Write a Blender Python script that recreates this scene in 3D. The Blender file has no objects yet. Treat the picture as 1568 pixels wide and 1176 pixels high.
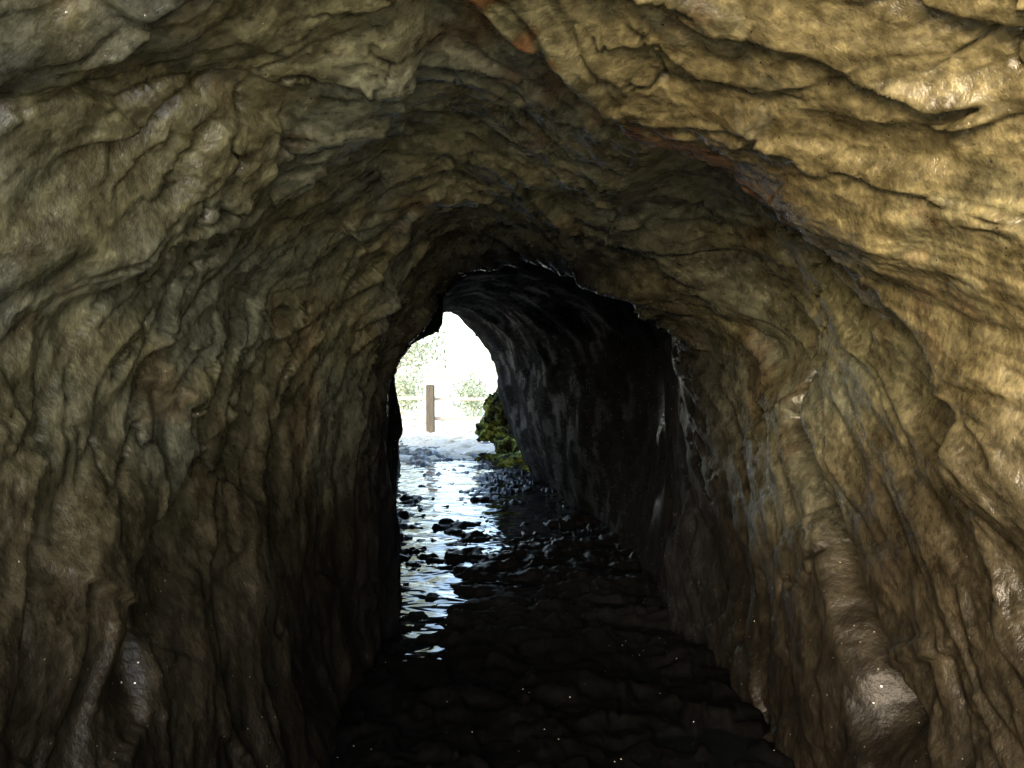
import bpy, math, random, bmesh
import numpy as np
from mathutils import Vector
random.seed(4); rng=np.random.default_rng(4)
S=bpy.context.scene
S.view_settings.view_transform='Standard'
try: S.view_settings.look='None'
except: pass
S.view_settings.exposure=0

# ------------------------------------------------ numpy noise
def h3(ix,iy,iz,seed):
    x=(ix.astype(np.int64)*73856093)^(iy.astype(np.int64)*19349663)^(iz.astype(np.int64)*83492791)^(seed*2654435761)
    x&=0xFFFFFFFF
    x=((x>>16)^x)*0x45d9f3b&0xFFFFFFFF
    x=((x>>16)^x)*0x45d9f3b&0xFFFFFFFF
    x=(x>>16)^x
    return (x&0xFFFFFF)/float(0x1000000)
def vn(x,y,z,seed=0):
    ix,iy,iz=np.floor(x),np.floor(y),np.floor(z)
    fx,fy,fz=x-ix,y-iy,z-iz
    fx=fx*fx*fx*(fx*(fx*6-15)+10);fy=fy*fy*fy*(fy*(fy*6-15)+10);fz=fz*fz*fz*(fz*(fz*6-15)+10)
    r=0
    for a in (0,1):
        wx=fx if a else 1-fx
        for b in (0,1):
            wy=fy if b else 1-fy
            for c in (0,1):
                wz=fz if c else 1-fz
                r=r+wx*wy*wz*h3(ix+a,iy+b,iz+c,seed)
    return r*2-1
def fbm(x,y,z,o=4,seed=0,g=.5):
    r=0;a=1.;t=0
    for i in range(o):
        f=2.03**i
        x,y,z=(.8*x+.6*y, -.6*x+.8*y, z) if i%2==0 else (x,.8*y+.6*z,-.6*y+.8*z)
        r=r+a*vn(x*f+i*7.3,y*f+i*3.1,z*f-i*5.7,seed+i); t+=a; a*=g
    return r/t
def facet(x,y,z,seed=0,tilt=1.):
    ix,iy,iz=np.floor(x),np.floor(y),np.floor(z)
    b1=np.full(x.shape,1e9);val=np.zeros(x.shape)
    for a in (-1,0,1):
        for b in (-1,0,1):
            for c in (-1,0,1):
                jx,jy,jz=ix+a,iy+b,iz+c
                px=jx+h3(jx,jy,jz,seed+11);py=jy+h3(jx,jy,jz,seed+12);pz=jz+h3(jx,jy,jz,seed+13)
                dx,dy,dz=x-px,y-py,z-pz
                d=dx*dx+dy*dy+dz*dz
                v=(h3(jx,jy,jz,seed+14)-.5)+tilt*((h3(jx,jy,jz,seed+15)-.5)*dx+(h3(jx,jy,jz,seed+16)-.5)*dy+(h3(jx,jy,jz,seed+17)-.5)*dz)*2
                m=d<b1
                b1=np.where(m,d,b1); val=np.where(m,v,val)
    return val
def planes(x,y,z,seed=0,tilt=1.6):
    ix,iy,iz=np.floor(x),np.floor(y),np.floor(z)
    best=np.full(x.shape,-1e9)
    for a in (-1,0,1):
        for b in (-1,0,1):
            for c in (-1,0,1):
                jx,jy,jz=ix+a,iy+b,iz+c
                dx=x-jx-h3(jx,jy,jz,seed+11);dy=y-jy-h3(jx,jy,jz,seed+12);dz=z-jz-h3(jx,jy,jz,seed+13)
                d=dx*dx+dy*dy+dz*dz
                v=.4*(h3(jx,jy,jz,seed+14)-.5)+tilt*((h3(jx,jy,jz,seed+15)-.5)*dx+(h3(jx,jy,jz,seed+16)-.5)*dy+(h3(jx,jy,jz,seed+17)-.5)*dz)-.5*d
                best=np.maximum(best,v)
    return best
def chip(x,y,z,seed):
    return planes(x,y,z,seed,2.2)-planes(x*.93+5.3,y*.93+2.1,z*.93-1.7,seed+40,2.2)
def sst(a,b,x):
    t=np.clip((x-a)/(b-a),0,1);return t*t*(3-2*t)
def saw(p,k=.16):
    f=p-np.floor(p)
    return np.where(f<1-k,f/(1-k),(1-f)/k)-.5
def blur(a,n=1):
    for _ in range(n):
        p=np.pad(a,1,mode='edge')
        a=(p[:-2,1:-1]+p[2:,1:-1]+p[1:-1,:-2]+p[1:-1,2:]+4*p[1:-1,1:-1])/8
    return a

def grid_mesh(name,X,Y,Z,mat,col=None,smooth=True,flip=False):
    R,C=X.shape
    me=bpy.data.meshes.new(name)
    n=R*C
    co=np.stack([X,Y,Z],-1).reshape(-1).astype(np.float32)
    i=np.arange(n).reshape(R,C)
    q=np.stack([i[:-1,:-1],i[:-1,1:],i[1:,1:],i[1:,:-1]],-1).reshape(-1,4)
    if flip:q=q[:,::-1]
    nf=len(q)
    me.vertices.add(n);me.vertices.foreach_set('co',co)
    me.loops.add(nf*4);me.loops.foreach_set('vertex_index',q.reshape(-1).astype(np.int32))
    me.polygons.add(nf);me.polygons.foreach_set('loop_start',(np.arange(nf)*4).astype(np.int32))
    me.polygons.foreach_set('use_smooth',np.full(nf,smooth))
    me.update(calc_edges=True);me.validate()
    if col is not None:
        at=me.color_attributes.new('Col','FLOAT_COLOR','POINT')
        at.data.foreach_set('color',col.reshape(-1).astype(np.float32))
    me.materials.append(mat)
    ob=bpy.data.objects.new(name,me);S.collection.objects.link(ob)
    return ob

# ------------------------------------------------ material helpers
def mk(name):
    m=bpy.data.materials.new(name);m.use_nodes=True
    nt=m.node_tree;return m,nt,nt.nodes['Principled BSDF']
def N(nt,t,**k):
    n=nt.nodes.new(t)
    for a,b in k.items():
        if a in n.inputs: n.inputs[a].default_value=b
        else:setattr(n,a,b)
    return n
def ramp(nt,fac,stops):
    r=nt.nodes.new('ShaderNodeValToRGB');e=r.color_ramp.elements
    e[0].position=stops[0][0];e[0].color=(*stops[0][1],1)
    e[1].position=stops[-1][0];e[1].color=(*stops[-1][1],1)
    for p,c in stops[1:-1]:
        k=e.new(p);k.color=(*c,1)
    nt.links.new(fac,r.inputs[0]);return r

def rock_mat(name,bumpd=.0065,rough=(.13,.38),gl=.78):
    m,nt,b=mk(name);L=nt.links.new
    tc=N(nt,'ShaderNodeTexCoord')
    mp=N(nt,'ShaderNodeMapping');mp.inputs['Rotation'].default_value=(math.radians(-38),0,math.radians(8));mp.inputs['Scale'].default_value=(1,1.5,1)
    L(tc.outputs['Object'],mp.inputs[0])
    n1=N(nt,'ShaderNodeTexNoise',Scale=8.,Detail=7.,Roughness=.64);L(mp.outputs[0],n1.inputs['Vector'])
    n2=N(nt,'ShaderNodeTexNoise',Scale=42.,Detail=3.,Roughness=.66);L(tc.outputs['Object'],n2.inputs['Vector'])
    r1=ramp(nt,n1.outputs[0],[(.3,(.40,.375,.33)),(.5,(.93,.93,.93)),(.70,(1.5,1.49,1.44))])
    r2=ramp(nt,n2.outputs[0],[(.3,(.58,.58,.58)),(.7,(1.42,1.42,1.42))])
    mx=N(nt,'ShaderNodeMix',data_type='RGBA',blend_type='MULTIPLY');mx.inputs[0].default_value=1
    mx3=N(nt,'ShaderNodeMix',data_type='RGBA',blend_type='MULTIPLY');mx3.inputs[0].default_value=1
    mr=N(nt,'ShaderNodeMapRange');mr.inputs[1].default_value=.4;mr.inputs[2].default_value=.62;mr.inputs[3].default_value=rough[0];mr.inputs[4].default_value=rough[1]
    L(n1.outputs[0],mr.inputs[0])
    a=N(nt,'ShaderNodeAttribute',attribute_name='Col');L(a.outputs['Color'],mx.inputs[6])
    L(a.outputs['Alpha'],b.inputs['Specular IOR Level'])
    q=N(nt,'ShaderNodeMath',operation='MULTIPLY_ADD');L(a.outputs['Alpha'],q.inputs[0]);q.inputs[1].default_value=-1.6;q.inputs[2].default_value=1.
    mm=N(nt,'ShaderNodeMath',operation='MAXIMUM');L(q.outputs[0],mm.inputs[0]);L(mr.outputs[0],mm.inputs[1]);L(mm.outputs[0],b.inputs['Roughness'])
    L(r1.outputs[0],mx.inputs[7])
    L(mx.outputs[2],mx3.inputs[6]);L(r2.outputs[0],mx3.inputs[7])
    b.inputs['IOR'].default_value=1.5
    v=N(nt,'ShaderNodeTexVoronoi',Scale=38.);L(tc.outputs['Object'],v.inputs['Vector'])
    lt=N(nt,'ShaderNodeMath',operation='LESS_THAN');L(v.outputs['Distance'],lt.inputs[0]);lt.inputs[1].default_value=.10
    sp_=N(nt,'ShaderNodeSeparateColor');L(v.outputs['Color'],sp_.inputs[0])
    gt=N(nt,'ShaderNodeMath',operation='GREATER_THAN');L(sp_.outputs[0],gt.inputs[0]);gt.inputs[1].default_value=gl
    mu=N(nt,'ShaderNodeMath',operation='MULTIPLY');L(lt.outputs[0],mu.inputs[0]);L(gt.outputs[0],mu.inputs[1])
    mb=N(nt,'ShaderNodeMix',data_type='RGBA');L(mu.outputs[0],mb.inputs[0]);L(mx3.outputs[2],mb.inputs[6]);mb.inputs[7].default_value=(.9,.89,.84,1)  # bright metallic specks put into the colour in place of wet glints
    L(mb.outputs[2],b.inputs['Base Color']);L(mu.outputs[0],b.inputs['Metallic'])
    ml=N(nt,'ShaderNodeMath',operation='MULTIPLY_ADD');L(n2.outputs[0],ml.inputs[0]);ml.inputs[1].default_value=.25
    L(n1.outputs[0],ml.inputs[2])
    bp=N(nt,'ShaderNodeBump',Strength=1.,Distance=bumpd*2.);L(ml.outputs[0],bp.inputs['Height']);L(bp.outputs[0],b.inputs['Normal'])
    return m

M_rock=rock_mat('tunnel_rock')

# ------------------------------------------------ tunnel
K=np.array([
#  d     xl    xr    xlf   xrf   zt
[-0.8,-1.75, 1.85,-1.5 , 1.6 ,3.25],
[ 0.5,-1.45, 1.60,-1.05, 1.35,2.95],
[ 2.0,-1.25, 1.45,-.80 , 1.18,2.62],
[ 3.2,-1.05, 1.30,-.68 , 1.08,2.47],
[ 4.0,-.90 , 1.20,-.66 , 1.03,2.37],
[ 5.0,-.74 , 1.06,-.66 , 1.00,2.27],
[ 5.5,-.82 , 1.15,-.74 , 1.05,2.42],
[ 7.0,-.98 , 1.20,-.93 , 1.05,2.50],
[ 8.0,-1.20, 1.00,-1.13, .94 ,2.50],
[10.0,-1.55, .55 ,-1.4 , .70 ,2.48],
[12.0,-1.80, .10 ,-1.65, .45 ,2.50],
[14.0,-2.02,-.28 ,-1.85, .20 ,2.60]])
rows=list(np.arange(-.8,1.3,.04));d=1.3
while d<14.0: rows.append(d);d+=.0042*d if d<6 else .009*d
rows.append(14.0)
D=np.array(rows);NR=len(D)
dd=np.linspace(-.8,14,1500)
def key(c):
    v=np.interp(dd,K[:,0],K[:,c]);k=np.hanning(31);k/=k.sum()
    v=np.convolve(np.pad(v,15,mode='edge'),k,'valid')
    return np.interp(D,dd,v)[:,None]
xl,xr,xlf,xrf,zt=[key(i) for i in range(1,6)]
zs=1.5;zb=-.5
nl=250;nu=700
tl=np.linspace(0,1,nl,endpoint=False)[None,:]
an=np.linspace(np.pi,0,nu)[None,:]
pw=np.interp(D,[-1,4,9,14],[.97,.97,1.05,1.25])[:,None]
c,s=np.cos(an),np.sin(an)
cx=(xl+xr)/2;hw=(xr-xl)/2
Xu=cx+hw*np.sign(c)*np.abs(c)**pw
Zu=zs+(zt-zs)*np.abs(s)**pw
tt=np.clip((tl-.22)/.78,-.2,1)
bow=np.where(tt>0,np.sin(tt*np.pi/2)*.85+.15*tt,tt*.5)
Xl=xlf+(xl-xlf)*bow
Zl=zb+(zs-zb)*tl+0*xl
Xr=xrf+(xr-xrf)*bow[:,::-1]
Zr=zb+(zs-zb)*tl[:,::-1]+0*xl
X=np.concatenate([Xl,Xu,Xr],1);Z=np.concatenate([Zl,Zu,Zr],1)
Y=np.repeat(D[:,None],X.shape[1],1)
phi=np.degrees(np.arctan2(Z-1.5,X));phi=np.where(phi<-90,phi+360,phi)
def sp(v,k=.25): return k*np.log1p(np.exp(np.clip(v/k,-40,40)))
w1=fbm(X*1.1,Y*1.1,Z*1.1,3,50);w2=fbm(X*1.3+9,Y*1.3,Z*1.3,3,60)
G=(.24+.38*sst(-.3,.6,X))*Z+.45*sp(Z-1.2)
sx=X+.06*w1;sa=Y*.8-G+X*.15+.08*w2;sb=Z*.75+Y*.5+.06*w1
deep=1-.5*sst(4.8,6.,Y)
am=(sst(-.45,.5,fbm(X*1.1,Y*1.1,Z*1.1,2,88))*.75+.45)*deep
am*=(.72+.28*sst(.6,1.6,Z))
disp=.15*fbm(X*.8,Y*.8,Z*.8,4,1,.45)
f1=blur(facet(sx/.5,sa/.26,sb/.7,21,1.),4)
f2=blur(facet(sx/.19,sa/.10,sb/.26,31,1.2),2)
f3=facet(sx/.075,sa/.040,sb/.11,41,1.3)
c1=chip(sx/.50,sa/.26,sb/.6,501)
c2=chip(sx/.21,sa/.090,sb/.30,511)
c3=chip(sx/.085,sa/.036,sb/.13,521)
disp+=.022*f1+.046*c1*deep
disp+=am*(.011*f2+.011*c2+.0035*f3+.0046*c3)
pn=fbm(sx*1.6,sa*1.,sb*1.6,3,74)
ag=.5+.5*fbm(sx*2.5,sa*1.5,sb*2.5,3,75);ag=sst(.3,.8,ag)
disp+=.060*saw(sa*2.6+.8*pn+.3*f1,.06)*ag*deep*(.6+.4*sst(.6,1.6,Z))
pn2=fbm(sx*3.,sa*2,sb*3.,3,76)
ag2=sst(-.2,.5,fbm(sx*3,sa*2,sb*3,3,77))
disp+=.022*saw(sa*7.+.6*pn2+.3*f2+.4*f1,.09)*ag2*am
ag3=sst(-.2,.4,fbm(sx*5,sa*4,sb*5,3,79))
disp+=.0065*saw(sa*19.+.6*pn2+.5*f3+.6*f2,.15)*ag3*am
disp+=.004*fbm(sx*18,sa*24,sb*18,4,71,.65)
cr=np.abs(fbm(sx*1.6+3,sa*2.6,sb*1.2,4,301));ck=np.exp(-(cr/.010)**2)*sst(0,.3,fbm(X*1.5,Y*1.5,Z*1.5,2,302))
disp-=.035*ck
def curve(pts):
    p=np.array(sorted(pts));return np.interp(phi,p[:,0],p[:,1])
def window(a,b,w=6): return sst(a-w,a+w,phi)*(1-sst(b-w,b+w,phi))
jit=.13*fbm(X*3.,Y*3.,Z*3.,5,95,.6)+.03*f2
E1=curve([(-20,2.2),(1,2.45),(16,2.75),(38,3.0),(45,2.95),(62,3.0),(79,2.6),(96,2.15),(115,1.6)])+jit
w=window(-15,108)
disp+=.12*(1-sst(0,.10,Y-E1))*sst(-1.6,-.1,Y-E1)*w
C1=curve([(56,3.2),(51,3.25),(26,3.65),(-9,3.75),(-24,3.3),(-40,2.75)])+jit*.6
cw=window(-42,55)*(.55+.45*sst(-.2,.3,vn(X*3,Y*3,Z*3,7)))
disp-=.36*np.exp(-((Y-C1)/.10)**2)*cw
disp-=.14*sst(0,.2,Y-C1)*(1-sst(.3,1.0,Y-C1))*window(0,55)
R1=curve([(172,2.2),(162,2.4),(150,2.75),(134,2.95),(117,2.7),(107,2.5)])+jit
disp+=.10*(1-sst(0,.09,Y-R1))*sst(-.7,-.05,Y-R1)*window(106,168)
H1=curve([(165,3.6),(174,3.3),(188,3.05),(204,2.4),(220,2.0)])+jit
disp+=.10*(1-sst(0,.15,Y-H1))*sst(-.8,-.05,Y-H1)*window(166,215)
C2=curve([(150,1.9),(165,1.75),(185,1.7)])+jit
disp-=.09*np.exp(-((Y-C2)/.05)**2)*window(150,168)
for dc,A_ in ((3.9,.05),(4.45,.05),(5.05,.10)):
    q=dc+jit*1.4+.1*vn(phi/30,phi*0,phi*0,int(dc*10))
    disp+=A_*(1-sst(0,.1,Y-q))*sst(-.5,-.03,Y-q)*window(15,175,12)
disp+=.26*np.exp(-((Y-6.2)/.8)**2)*np.exp(-((phi-146)/17)**2)
disp=blur(disp,1)
ccx=cx*1.0;ccz=np.clip(Z,0,1.35)
rx,rz=X-ccx,Z-ccz;rl=np.sqrt(rx*rx+rz*rz)+1e-6
X2=X-rx/rl*disp;Z2=Z-rz/rl*disp;Y2=Y+.012*blur(f1,4)
def C(v):return np.array(v)[None,None,:]
olive=C((.137,.130,.072));grey=C((.132,.140,.102));och=C((.190,.160,.078));rust=C((.135,.068,.030));brown=C((.040,.032,.020));blue=C((.10,.112,.10));deep_shade=C((.007,.007,.008))
col=np.ones(X.shape+(3,))*olive
def mixc(col,c2,m): m=np.clip(m,0,1)[...,None];return col*(1-m)+c2*m
nA=fbm(X*1.6,Y*1.6,Z*1.6,5,101);nB=fbm(X*2.5,Y*2.5,Z*2.5,5,111);nC=fbm(X*3.5,Y*5,Z*3.5,5,121,.6)
col=mixc(col,grey,sst(-.1,.25,nA)*.8)
col=mixc(col,och,window(-8,80,12)*(1-sst(-.1,.15,Y-E1-.2*nB))*(.95-.65*sst(.05,.25,nC)))
col=mixc(col,och*.8,sst(.1,.35,nB)*window(-20,150)*.45*(1-sst(3.3,4.2,Y)))
col=mixc(col,rust,sst(-.1,.15,nC)*np.exp(-((Y-E1)/.3)**2)*window(30,118,8)*.95)
col=mixc(col,rust*.8,sst(.2,.45,nC)*.4)
col=mixc(col,blue,sst(.1,.3,fbm(X*2,Y*2,Z*2,4,131))*window(120,190)*.5)
col*=(1+.35*sst(1.9,2.5,Z)*window(62,140,15))[...,None]  # crown lightened in colour, standing in for bounce from below
col=mixc(col,brown,(1-sst(.7,1.8,Z+.4*nA))*.93)  # brown lower rock, with shade towards the floor painted in
col=mixc(col,brown*.12,(1-sst(.25,1.35,Z+.35*nA+.15*(3.2-Y)))*.95)  # wall foot nearly black: shade put into the rock colour
col=mixc(col,deep_shade,sst(3.9,5.2,Y+.3*nA))  # gloom of the inner tunnel painted into the rock colour
col*=(1-.7*ck)[...,None]
col*=(1-.6*np.exp(-((Y-C1)/.08)**2)*cw)[...,None]
col*=(.75+.4*sst(-.4,.4,f3))[...,None]*(.85+.3*sst(-.4,.4,f2))[...,None]
moss=np.array((.10,.15,.02))[None,None,:]
col=mixc(col,moss,sst(13.2,13.8,Y+.5*nA)*sst(-.3,.2,nB)*(phi<60)*(phi>-90)*(1-sst(1.0,1.6,Z)))
low=1-sst(.6,1.6,Z)
spec=.9-.84*sst(4.4,5.8,Y)-.55*low*(1-sst(4.4,5.8,Y))
spec=spec+.6*np.exp(-((Y-6.7)/.4)**2)*sst(-50,-40,phi)*(1-sst(-10,5,phi))*sst(-.2,.15,nB)+.14*sst(.0,.25,nC)*sst(7,8,Y)*(1-sst(13,14,Y))
fl=[]
for k,sc in enumerate(np.linspace(.02,1,40)**1.6):
    g=1+sc*1.1
    bx,bz=X2[-1]-ccx[-1],Z2[-1]-.0
    xx=ccx[-1]+bx*(1+sc*6);zz=np.where(bz>0,bz*g,bz)
    yy=14.0+.25*sst(0,.1,sc)+sc*.2+.35*fbm(xx*.8,xx*0+3,zz*.8,4,140)*sst(0,.12,sc)-zz*0.08*sc
    fl.append((xx,yy,zz))
X3=np.concatenate([X2]+[a[0][None] for a in fl]);Y3=np.concatenate([Y2]+[a[1][None] for a in fl]);Z3=np.concatenate([Z2]+[a[2][None] for a in fl])
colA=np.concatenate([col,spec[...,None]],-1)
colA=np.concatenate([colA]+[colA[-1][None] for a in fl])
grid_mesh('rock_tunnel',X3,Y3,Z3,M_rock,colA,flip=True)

# ------------------------------------------------ ground outside
M_gr,nt,b=mk('glare_gravel');L=nt.links.new
tc=N(nt,'ShaderNodeTexCoord')
n=N(nt,'ShaderNodeTexNoise',Scale=3.,Detail=6.,Roughness=.75);L(tc.outputs['Object'],n.inputs['Vector'])
r=ramp(nt,n.outputs[0],[(.33,(.45,.38,.25)),(.5,(.88,.80,.62)),(.7,(.95,.90,.76))]);L(r.outputs[0],b.inputs['Base Color'])  # gravel paled so outdoor glare and upward bounce sit in the colour
b.inputs['Roughness'].default_value=.7
bp=N(nt,'ShaderNodeBump',Strength=.6,Distance=.03);L(n.outputs[0],bp.inputs['Height']);L(bp.outputs[0],b.inputs['Normal'])
gx=np.concatenate([np.linspace(-300,-8,30),np.linspace(-7.8,7.8,220),np.linspace(8,300,30)])
gy=np.concatenate([np.linspace(-300,-6,30),np.linspace(-5.8,12,90),np.linspace(12.1,24,220),np.linspace(24.5,60,40),np.linspace(65,400,20)])
GX,GY=np.meshgrid(gx,gy)
out_=sst(13.2,15.4,GY)
GZ=-.35+.38*out_+.40*(1-sst(-1.3,-.7,GY))+.10*sst(15.5,19,GY)+(.09*fbm(GX*1.4,GY*1.4,GX*0,4,150)+.06*facet(GX/.5,GY/.4,GX*0,151)+.04*facet(GX/.2,GY/.16,GX*0,152))
GZ=GZ+.012*np.clip(GY-22,0,30)*1.2
grid_mesh('ground',GX,GY,GZ,M_gr)

# ------------------------------------------------ tunnel floor: wet broken stone
M_fl=rock_mat('wet_floor_rock',.004,(.2,.5),.93)
yy_=[-1.2];
while yy_[-1]<18.: yy_.append(yy_[-1]+max(.015,.005*abs(yy_[-1])))
fx,fy=np.meshgrid(np.linspace(-3.,2.2,560),np.array(yy_))
pud=fbm(fx*.9,fy*.55,fx*0,3,400)
fz=-.012+.026*(1-sst(3.8,6.6,fy))-.012*sst(8,10,fy)-.06*pud
fz+=.050*facet(fx/.34,fy/.26,fx*0+.3,401,1.)+.036*facet(fx/.15,fy/.12,fx*0+.3,402,1.2)+.008*facet(fx/.05,fy/.045,fx*0+.3,403,1.2)+.035*fbm(fx*3,fy*3,fx*0,4,404)
lane=np.interp(fy,[3,8,14],[-.36,-.72,-1.0])
fz-=.030*np.exp(-((fx-lane)/.33)**2)*sst(3.0,6.0,fy)
fz+=.07*sst(14.0,16,fy)+.04*sst(16,19,fy)
fc=np.ones(fx.shape+(4,))
fc[...,:3]=(.0018+.005*sst(5,9,fy))[...,None]  # shade painted in: floor colour darker towards the camera
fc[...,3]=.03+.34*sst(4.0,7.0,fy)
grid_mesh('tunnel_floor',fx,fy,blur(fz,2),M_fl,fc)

M_w,nt,b=mk('dark_water');L=nt.links.new
b.inputs['Base Color'].default_value=(.003,.004,.004,1);b.inputs['Roughness'].default_value=.06;b.inputs['IOR'].default_value=1.33
tc=N(nt,'ShaderNodeTexCoord');mp=N(nt,'ShaderNodeMapping');mp.inputs['Scale'].default_value=(1.,1.1,1);L(tc.outputs['Object'],mp.inputs[0])
n=N(nt,'ShaderNodeTexNoise',Scale=3.,Detail=2.,Roughness=.5,Distortion=.5);L(mp.outputs[0],n.inputs['Vector'])
bp=N(nt,'ShaderNodeBump',Strength=1.,Distance=.026);L(n.outputs[0],bp.inputs['Height']);L(bp.outputs[0],b.inputs['Normal'])
wxg,wyg=np.meshgrid(np.linspace(-3,3,100),np.linspace(-1.0,15.6,300))
WZ=.004*fbm(wxg*2.2,wyg*3,wxg*0,3,160)
grid_mesh('water',wxg,wyg,WZ,M_w)

# ------------------------------------------------ mossy rocks
def blob(cx_,cy_,cz_,sx_,sy_,sz_,seed,n=60):
    u=np.linspace(0,2*np.pi,n*2)[None,:];v=np.linspace(0,np.pi,n)[:,None]
    x=np.sin(v)*np.cos(u);y=np.sin(v)*np.sin(u);z=np.cos(v)+0*u
    f=facet(x*1.6+seed*3.1,y*1.6,z*1.6,seed,.8)
    f2_=facet(x*4+seed*3.1,y*4,z*4,seed+5,.8)
    r_=1+.25*f+.15*f2_+.3*fbm(x*2+seed,y*2,z*2,4,seed)+.06*fbm(x*14,y*14,z*14,3,seed+9)
    r_[:,-1]=r_[:,0]
    return cx_+x*r_*sx_,cy_+y*r_*sy_,cz_+z*r_*sz_
def join_grids(name,grids,mat):
    obs=[grid_mesh(name+'_p',*g,mat) for g in grids]
    for o in bpy.context.selected_objects:o.select_set(False)
    for o in obs:o.select_set(True)
    bpy.context.view_layer.objects.active=obs[0];bpy.ops.object.join()
    obs[0].name=name;obs[0].data.name=name;return obs[0]
M_moss,nt,b=mk('mossy_rock');L=nt.links.new
tc=N(nt,'ShaderNodeTexCoord');n=N(nt,'ShaderNodeTexNoise',Scale=5.5,Detail=6.,Roughness=.7);L(tc.outputs['Object'],n.inputs['Vector'])
n2=N(nt,'ShaderNodeTexNoise',Scale=30.,Detail=4.,Roughness=.7);L(tc.outputs['Object'],n2.inputs['Vector'])
r=ramp(nt,n.outputs[0],[(.44,(.015,.015,.012)),(.50,(.10,.14,.02)),(.57,(.36,.46,.07)),(.68,(.7,.76,.3))]);L(r.outputs[0],b.inputs['Base Color'])  # moss greens brightened to carry outdoor glare in the colour
b.inputs['Roughness'].default_value=.9
bp=N(nt,'ShaderNodeBump',Strength=1.,Distance=.04);L(n2.outputs[0],bp.inputs['Height']);L(bp.outputs[0],b.inputs['Normal'])
gs=[blob(-.16,15.0,.90,.31,.4,.32,301),blob(-.36,15.3,.50,.31,.4,.24,305),blob(-.06,14.8,.34,.27,.42,.25,302),blob(.0,14.1,.04,.32,.4,.16,307),blob(.2,13.3,-.02,.24,.4,.10,303),blob(-.45,15.0,.02,.22,.3,.09,304)]
join_grids('mossy_boulders',gs,M_moss)

# ------------------------------------------------ fence
M_wood,nt,b=mk('weathered_wood');L=nt.links.new
tc=N(nt,'ShaderNodeTexCoord');mp=N(nt,'ShaderNodeMapping');mp.inputs['Scale'].default_value=(14,14,2);L(tc.outputs['Object'],mp.inputs[0])
n=N(nt,'ShaderNodeTexNoise',Scale=2.,Detail=6.);L(mp.outputs[0],n.inputs['Vector'])
r=ramp(nt,n.outputs[0],[(.3,(.12,.10,.07)),(.7,(.23,.19,.13))]);L(r.outputs[0],b.inputs['Base Color']);b.inputs['Roughness'].default_value=.8
M_rail,nt,b=mk('rail_wood');L=nt.links.new
tc=N(nt,'ShaderNodeTexCoord');n=N(nt,'ShaderNodeTexNoise',Scale=9.,Detail=5.);L(tc.outputs['Object'],n.inputs['Vector'])
r=ramp(nt,n.outputs[0],[(.3,(.74,.60,.46)),(.7,(.88,.78,.66))]);L(r.outputs[0],b.inputs['Base Color']);b.inputs['Roughness'].default_value=.7  # rail colour paled to look washed out by daylight
def box(parent,name,loc,dim,mat,rot=(0,0,0),bev=.012):
    me=bpy.data.meshes.new(name);bm=bmesh.new();bmesh.ops.create_cube(bm,size=1)
    for v in bm.verts:v.co=Vector((v.co.x*dim[0],v.co.y*dim[1],v.co.z*dim[2]))
    bmesh.ops.bevel(bm,geom=bm.edges[:],offset=bev,segments=2,affect='EDGES')
    bm.to_mesh(me);bm.free();me.materials.append(mat)
    o=bpy.data.objects.new(name,me);o.location=loc;o.rotation_euler=rot;S.collection.objects.link(o);o.parent=parent;return o
fe=bpy.data.objects.new('wooden_fence',None);S.collection.objects.link(fe)
px_=(-6.1,-4.05,-1.96,.2,2.3,4.4)
for i,x in enumerate(px_):
    box(fe,'post_%d'%i,(x,20+.05*i,.62),(.20,.15,1.35),M_wood,(0,math.radians(random.uniform(-1,1)),0),.02)
for j,z in enumerate((.48,.95)):
    for i in range(5):
        box(fe,'rail_%d_%d'%(j,i),((px_[i]+px_[i+1])/2,20.12+.05*i,z+random.uniform(-.02,.02)),(2.05,.05,.08),M_rail,(0,math.radians(random.uniform(-1.,1.)),0))

# ------------------------------------------------ trees
M_bark,nt,b=mk('bark');L=nt.links.new
tc=N(nt,'ShaderNodeTexCoord');n=N(nt,'ShaderNodeTexNoise',Scale=12.,Detail=5.);L(tc.outputs['Object'],n.inputs['Vector'])
r=ramp(nt,n.outputs[0],[(.3,(.32,.28,.23)),(.7,(.48,.44,.37))]);L(r.outputs[0],b.inputs['Base Color']);b.inputs['Roughness'].default_value=.9  # bark lightened, daylight glare put into its colour
M_leaf,nt,b=mk('leaf');L=nt.links.new
g=N(nt,'ShaderNodeNewGeometry');r=ramp(nt,g.outputs['Random Per Island'],[(0,(.18,.22,.11)),(.4,(.52,.57,.38)),(1,(.90,.92,.78))]);L(r.outputs[0],b.inputs['Base Color'])  # leaf tones raised so overexposed daylight sits in the colour
tr=N(nt,'ShaderNodeBsdfTranslucent');L(r.outputs[0],tr.inputs[0]);ms=N(nt,'ShaderNodeMixShader');ms.inputs[0].default_value=.5
out=nt.nodes['Material Output'];L(b.outputs[0],ms.inputs[1]);L(tr.outputs[0],ms.inputs[2]);L(ms.outputs[0],out.inputs[0])
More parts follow.
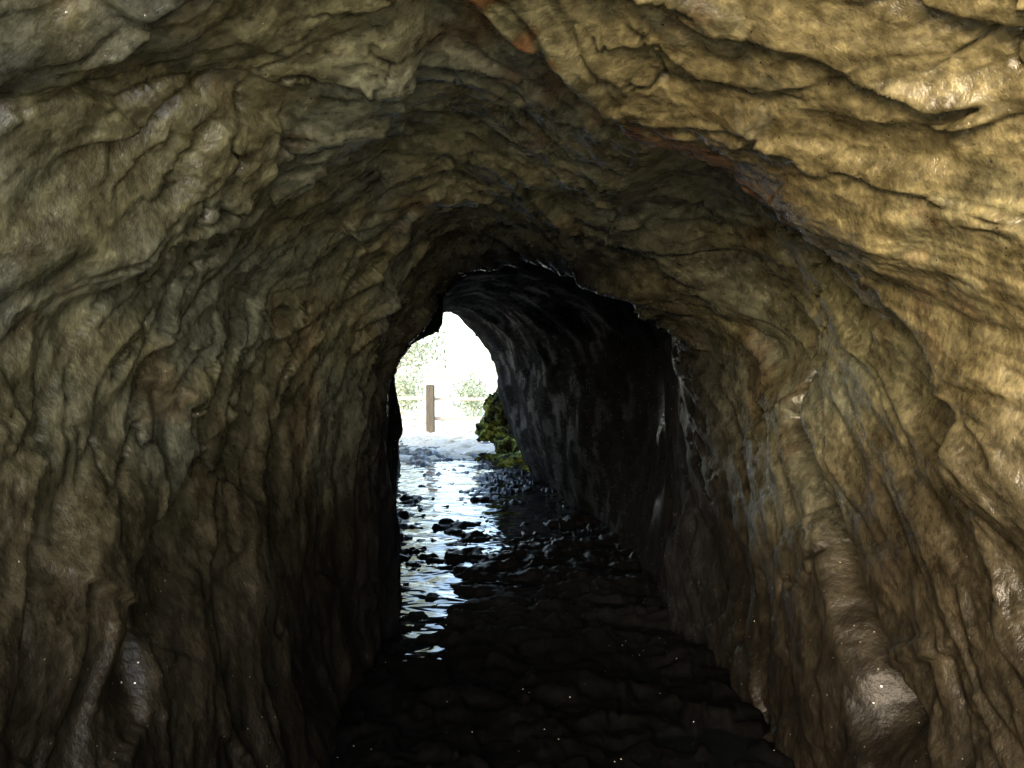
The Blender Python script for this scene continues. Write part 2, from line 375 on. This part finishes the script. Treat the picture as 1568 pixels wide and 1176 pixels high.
def tree(x,y,H,seed,nleaf=1500,bare=.25,trunk=.65,name='tree'):
    rd=random.Random(seed);root=bpy.data.objects.new(name,None);root.location=(x,y,0);S.collection.objects.link(root)
    bm=bmesh.new();tips=[]
    def limb(p,dirn,ln,r0,lev):
        n=5;pts=[];q=p.copy();dv=dirn.normalized()
        for i in range(n+1):
            pts.append((q.copy(),r0*(1-.75*i/n)))
            dv=(dv+Vector((rd.uniform(-.2,.2),rd.uniform(-.2,.2),rd.uniform(-.05,.12)))).normalized();q=q+dv*ln/n
        prev=None
        for c_,rr in pts:
            a1=dv.orthogonal().normalized();a2=dv.cross(a1)
            ring=[bm.verts.new(c_+a1*rr*math.cos(t)+a2*rr*math.sin(t)) for t in [k*math.pi/3 for k in range(6)]]
            if prev:
                for k in range(6): bm.faces.new((prev[k],prev[(k+1)%6],ring[(k+1)%6],ring[k]))
            prev=ring
        if lev<3:
            for k in range(5 if lev else 9):
                i=rd.randint(2 if (lev==0 and trunk>.5) else 1,n);nd=Vector((rd.uniform(-1,1),rd.uniform(-1,1),rd.uniform(-.1,.8)))
                limb(pts[i][0],(nd+dv*.3),ln*rd.uniform(.4,.62),pts[i][1]*.6,lev+1)
        else: tips.append(q.copy())
        if lev==2: tips.append(q.copy())
    limb(Vector((0,0,0)),Vector((0,0,1)),H*trunk,H*.018,0)
    me=bpy.data.meshes.new('trunk');bm.to_mesh(me);bm.free();me.materials.append(M_bark)
    o=bpy.data.objects.new('trunk',me);S.collection.objects.link(o);o.parent=root
    bm=bmesh.new();keep=[t for t in tips if rd.random()>bare]
    for i in range(nleaf):
        t=rd.choice(keep);c_=t+Vector((rd.gauss(0,.28),rd.gauss(0,.28),rd.gauss(0,.22)))
        a=Vector((rd.gauss(0,1),rd.gauss(0,1),rd.gauss(0,1))).normalized();b_=a.orthogonal().normalized();s_=rd.uniform(.03,.075)
        bm.faces.new([bm.verts.new(c_+a*s_),bm.verts.new(c_+b_*s_*.5),bm.verts.new(c_-a*s_),bm.verts.new(c_-b_*s_*.5)])
    me=bpy.data.meshes.new('crown');bm.to_mesh(me);bm.free();me.materials.append(M_leaf)
    o=bpy.data.objects.new('crown',me);S.collection.objects.link(o);o.parent=root
tree(-2.9,20.8,5.0,1,10000,.1);tree(-4.2,28,6.5,3,8000,.1)
for i,(x,y,h) in enumerate(((-3.4,25,1.9),(-1.2,27,1.5),(.6,25,2.2))): tree(x,y,h,20+i,2000,.1,.5,'shrub')

# ------------------------------------------------ light
to_sun=Vector((-.34,-.80,.36)).normalized()
el=math.asin(to_sun.z);az=math.atan2(to_sun.x,to_sun.y)
W=bpy.data.worlds.new('World');S.world=W;W.use_nodes=True;nt=W.node_tree
sk=nt.nodes.new('ShaderNodeTexSky');sk.sky_type='NISHITA';sk.sun_disc=False;sk.sun_elevation=el;sk.sun_rotation=az;sk.dust_density=2.2;sk.air_density=.85;sk.ozone_density=.2
nt.links.new(sk.outputs[0],nt.nodes['Background'].inputs[0]);nt.nodes['Background'].inputs[1].default_value=.9
sl=bpy.data.lights.new('sun','SUN');sl.energy=2.2;sl.angle=math.radians(80);sl.color=(1,.98,.95)
so=bpy.data.objects.new('sun',sl);S.collection.objects.link(so);so.rotation_euler=to_sun.to_track_quat('Z','Y').to_euler();so.location=(-5,-8,6)

cam=bpy.data.cameras.new('camera');cam.sensor_width=36;cam.lens=29.4;cam.clip_end=2000;cam.clip_start=.02
co=bpy.data.objects.new('camera',cam);S.collection.objects.link(co);co.location=(0,0,1.5);co.rotation_euler=(math.radians(89.46),0,0);S.camera=co
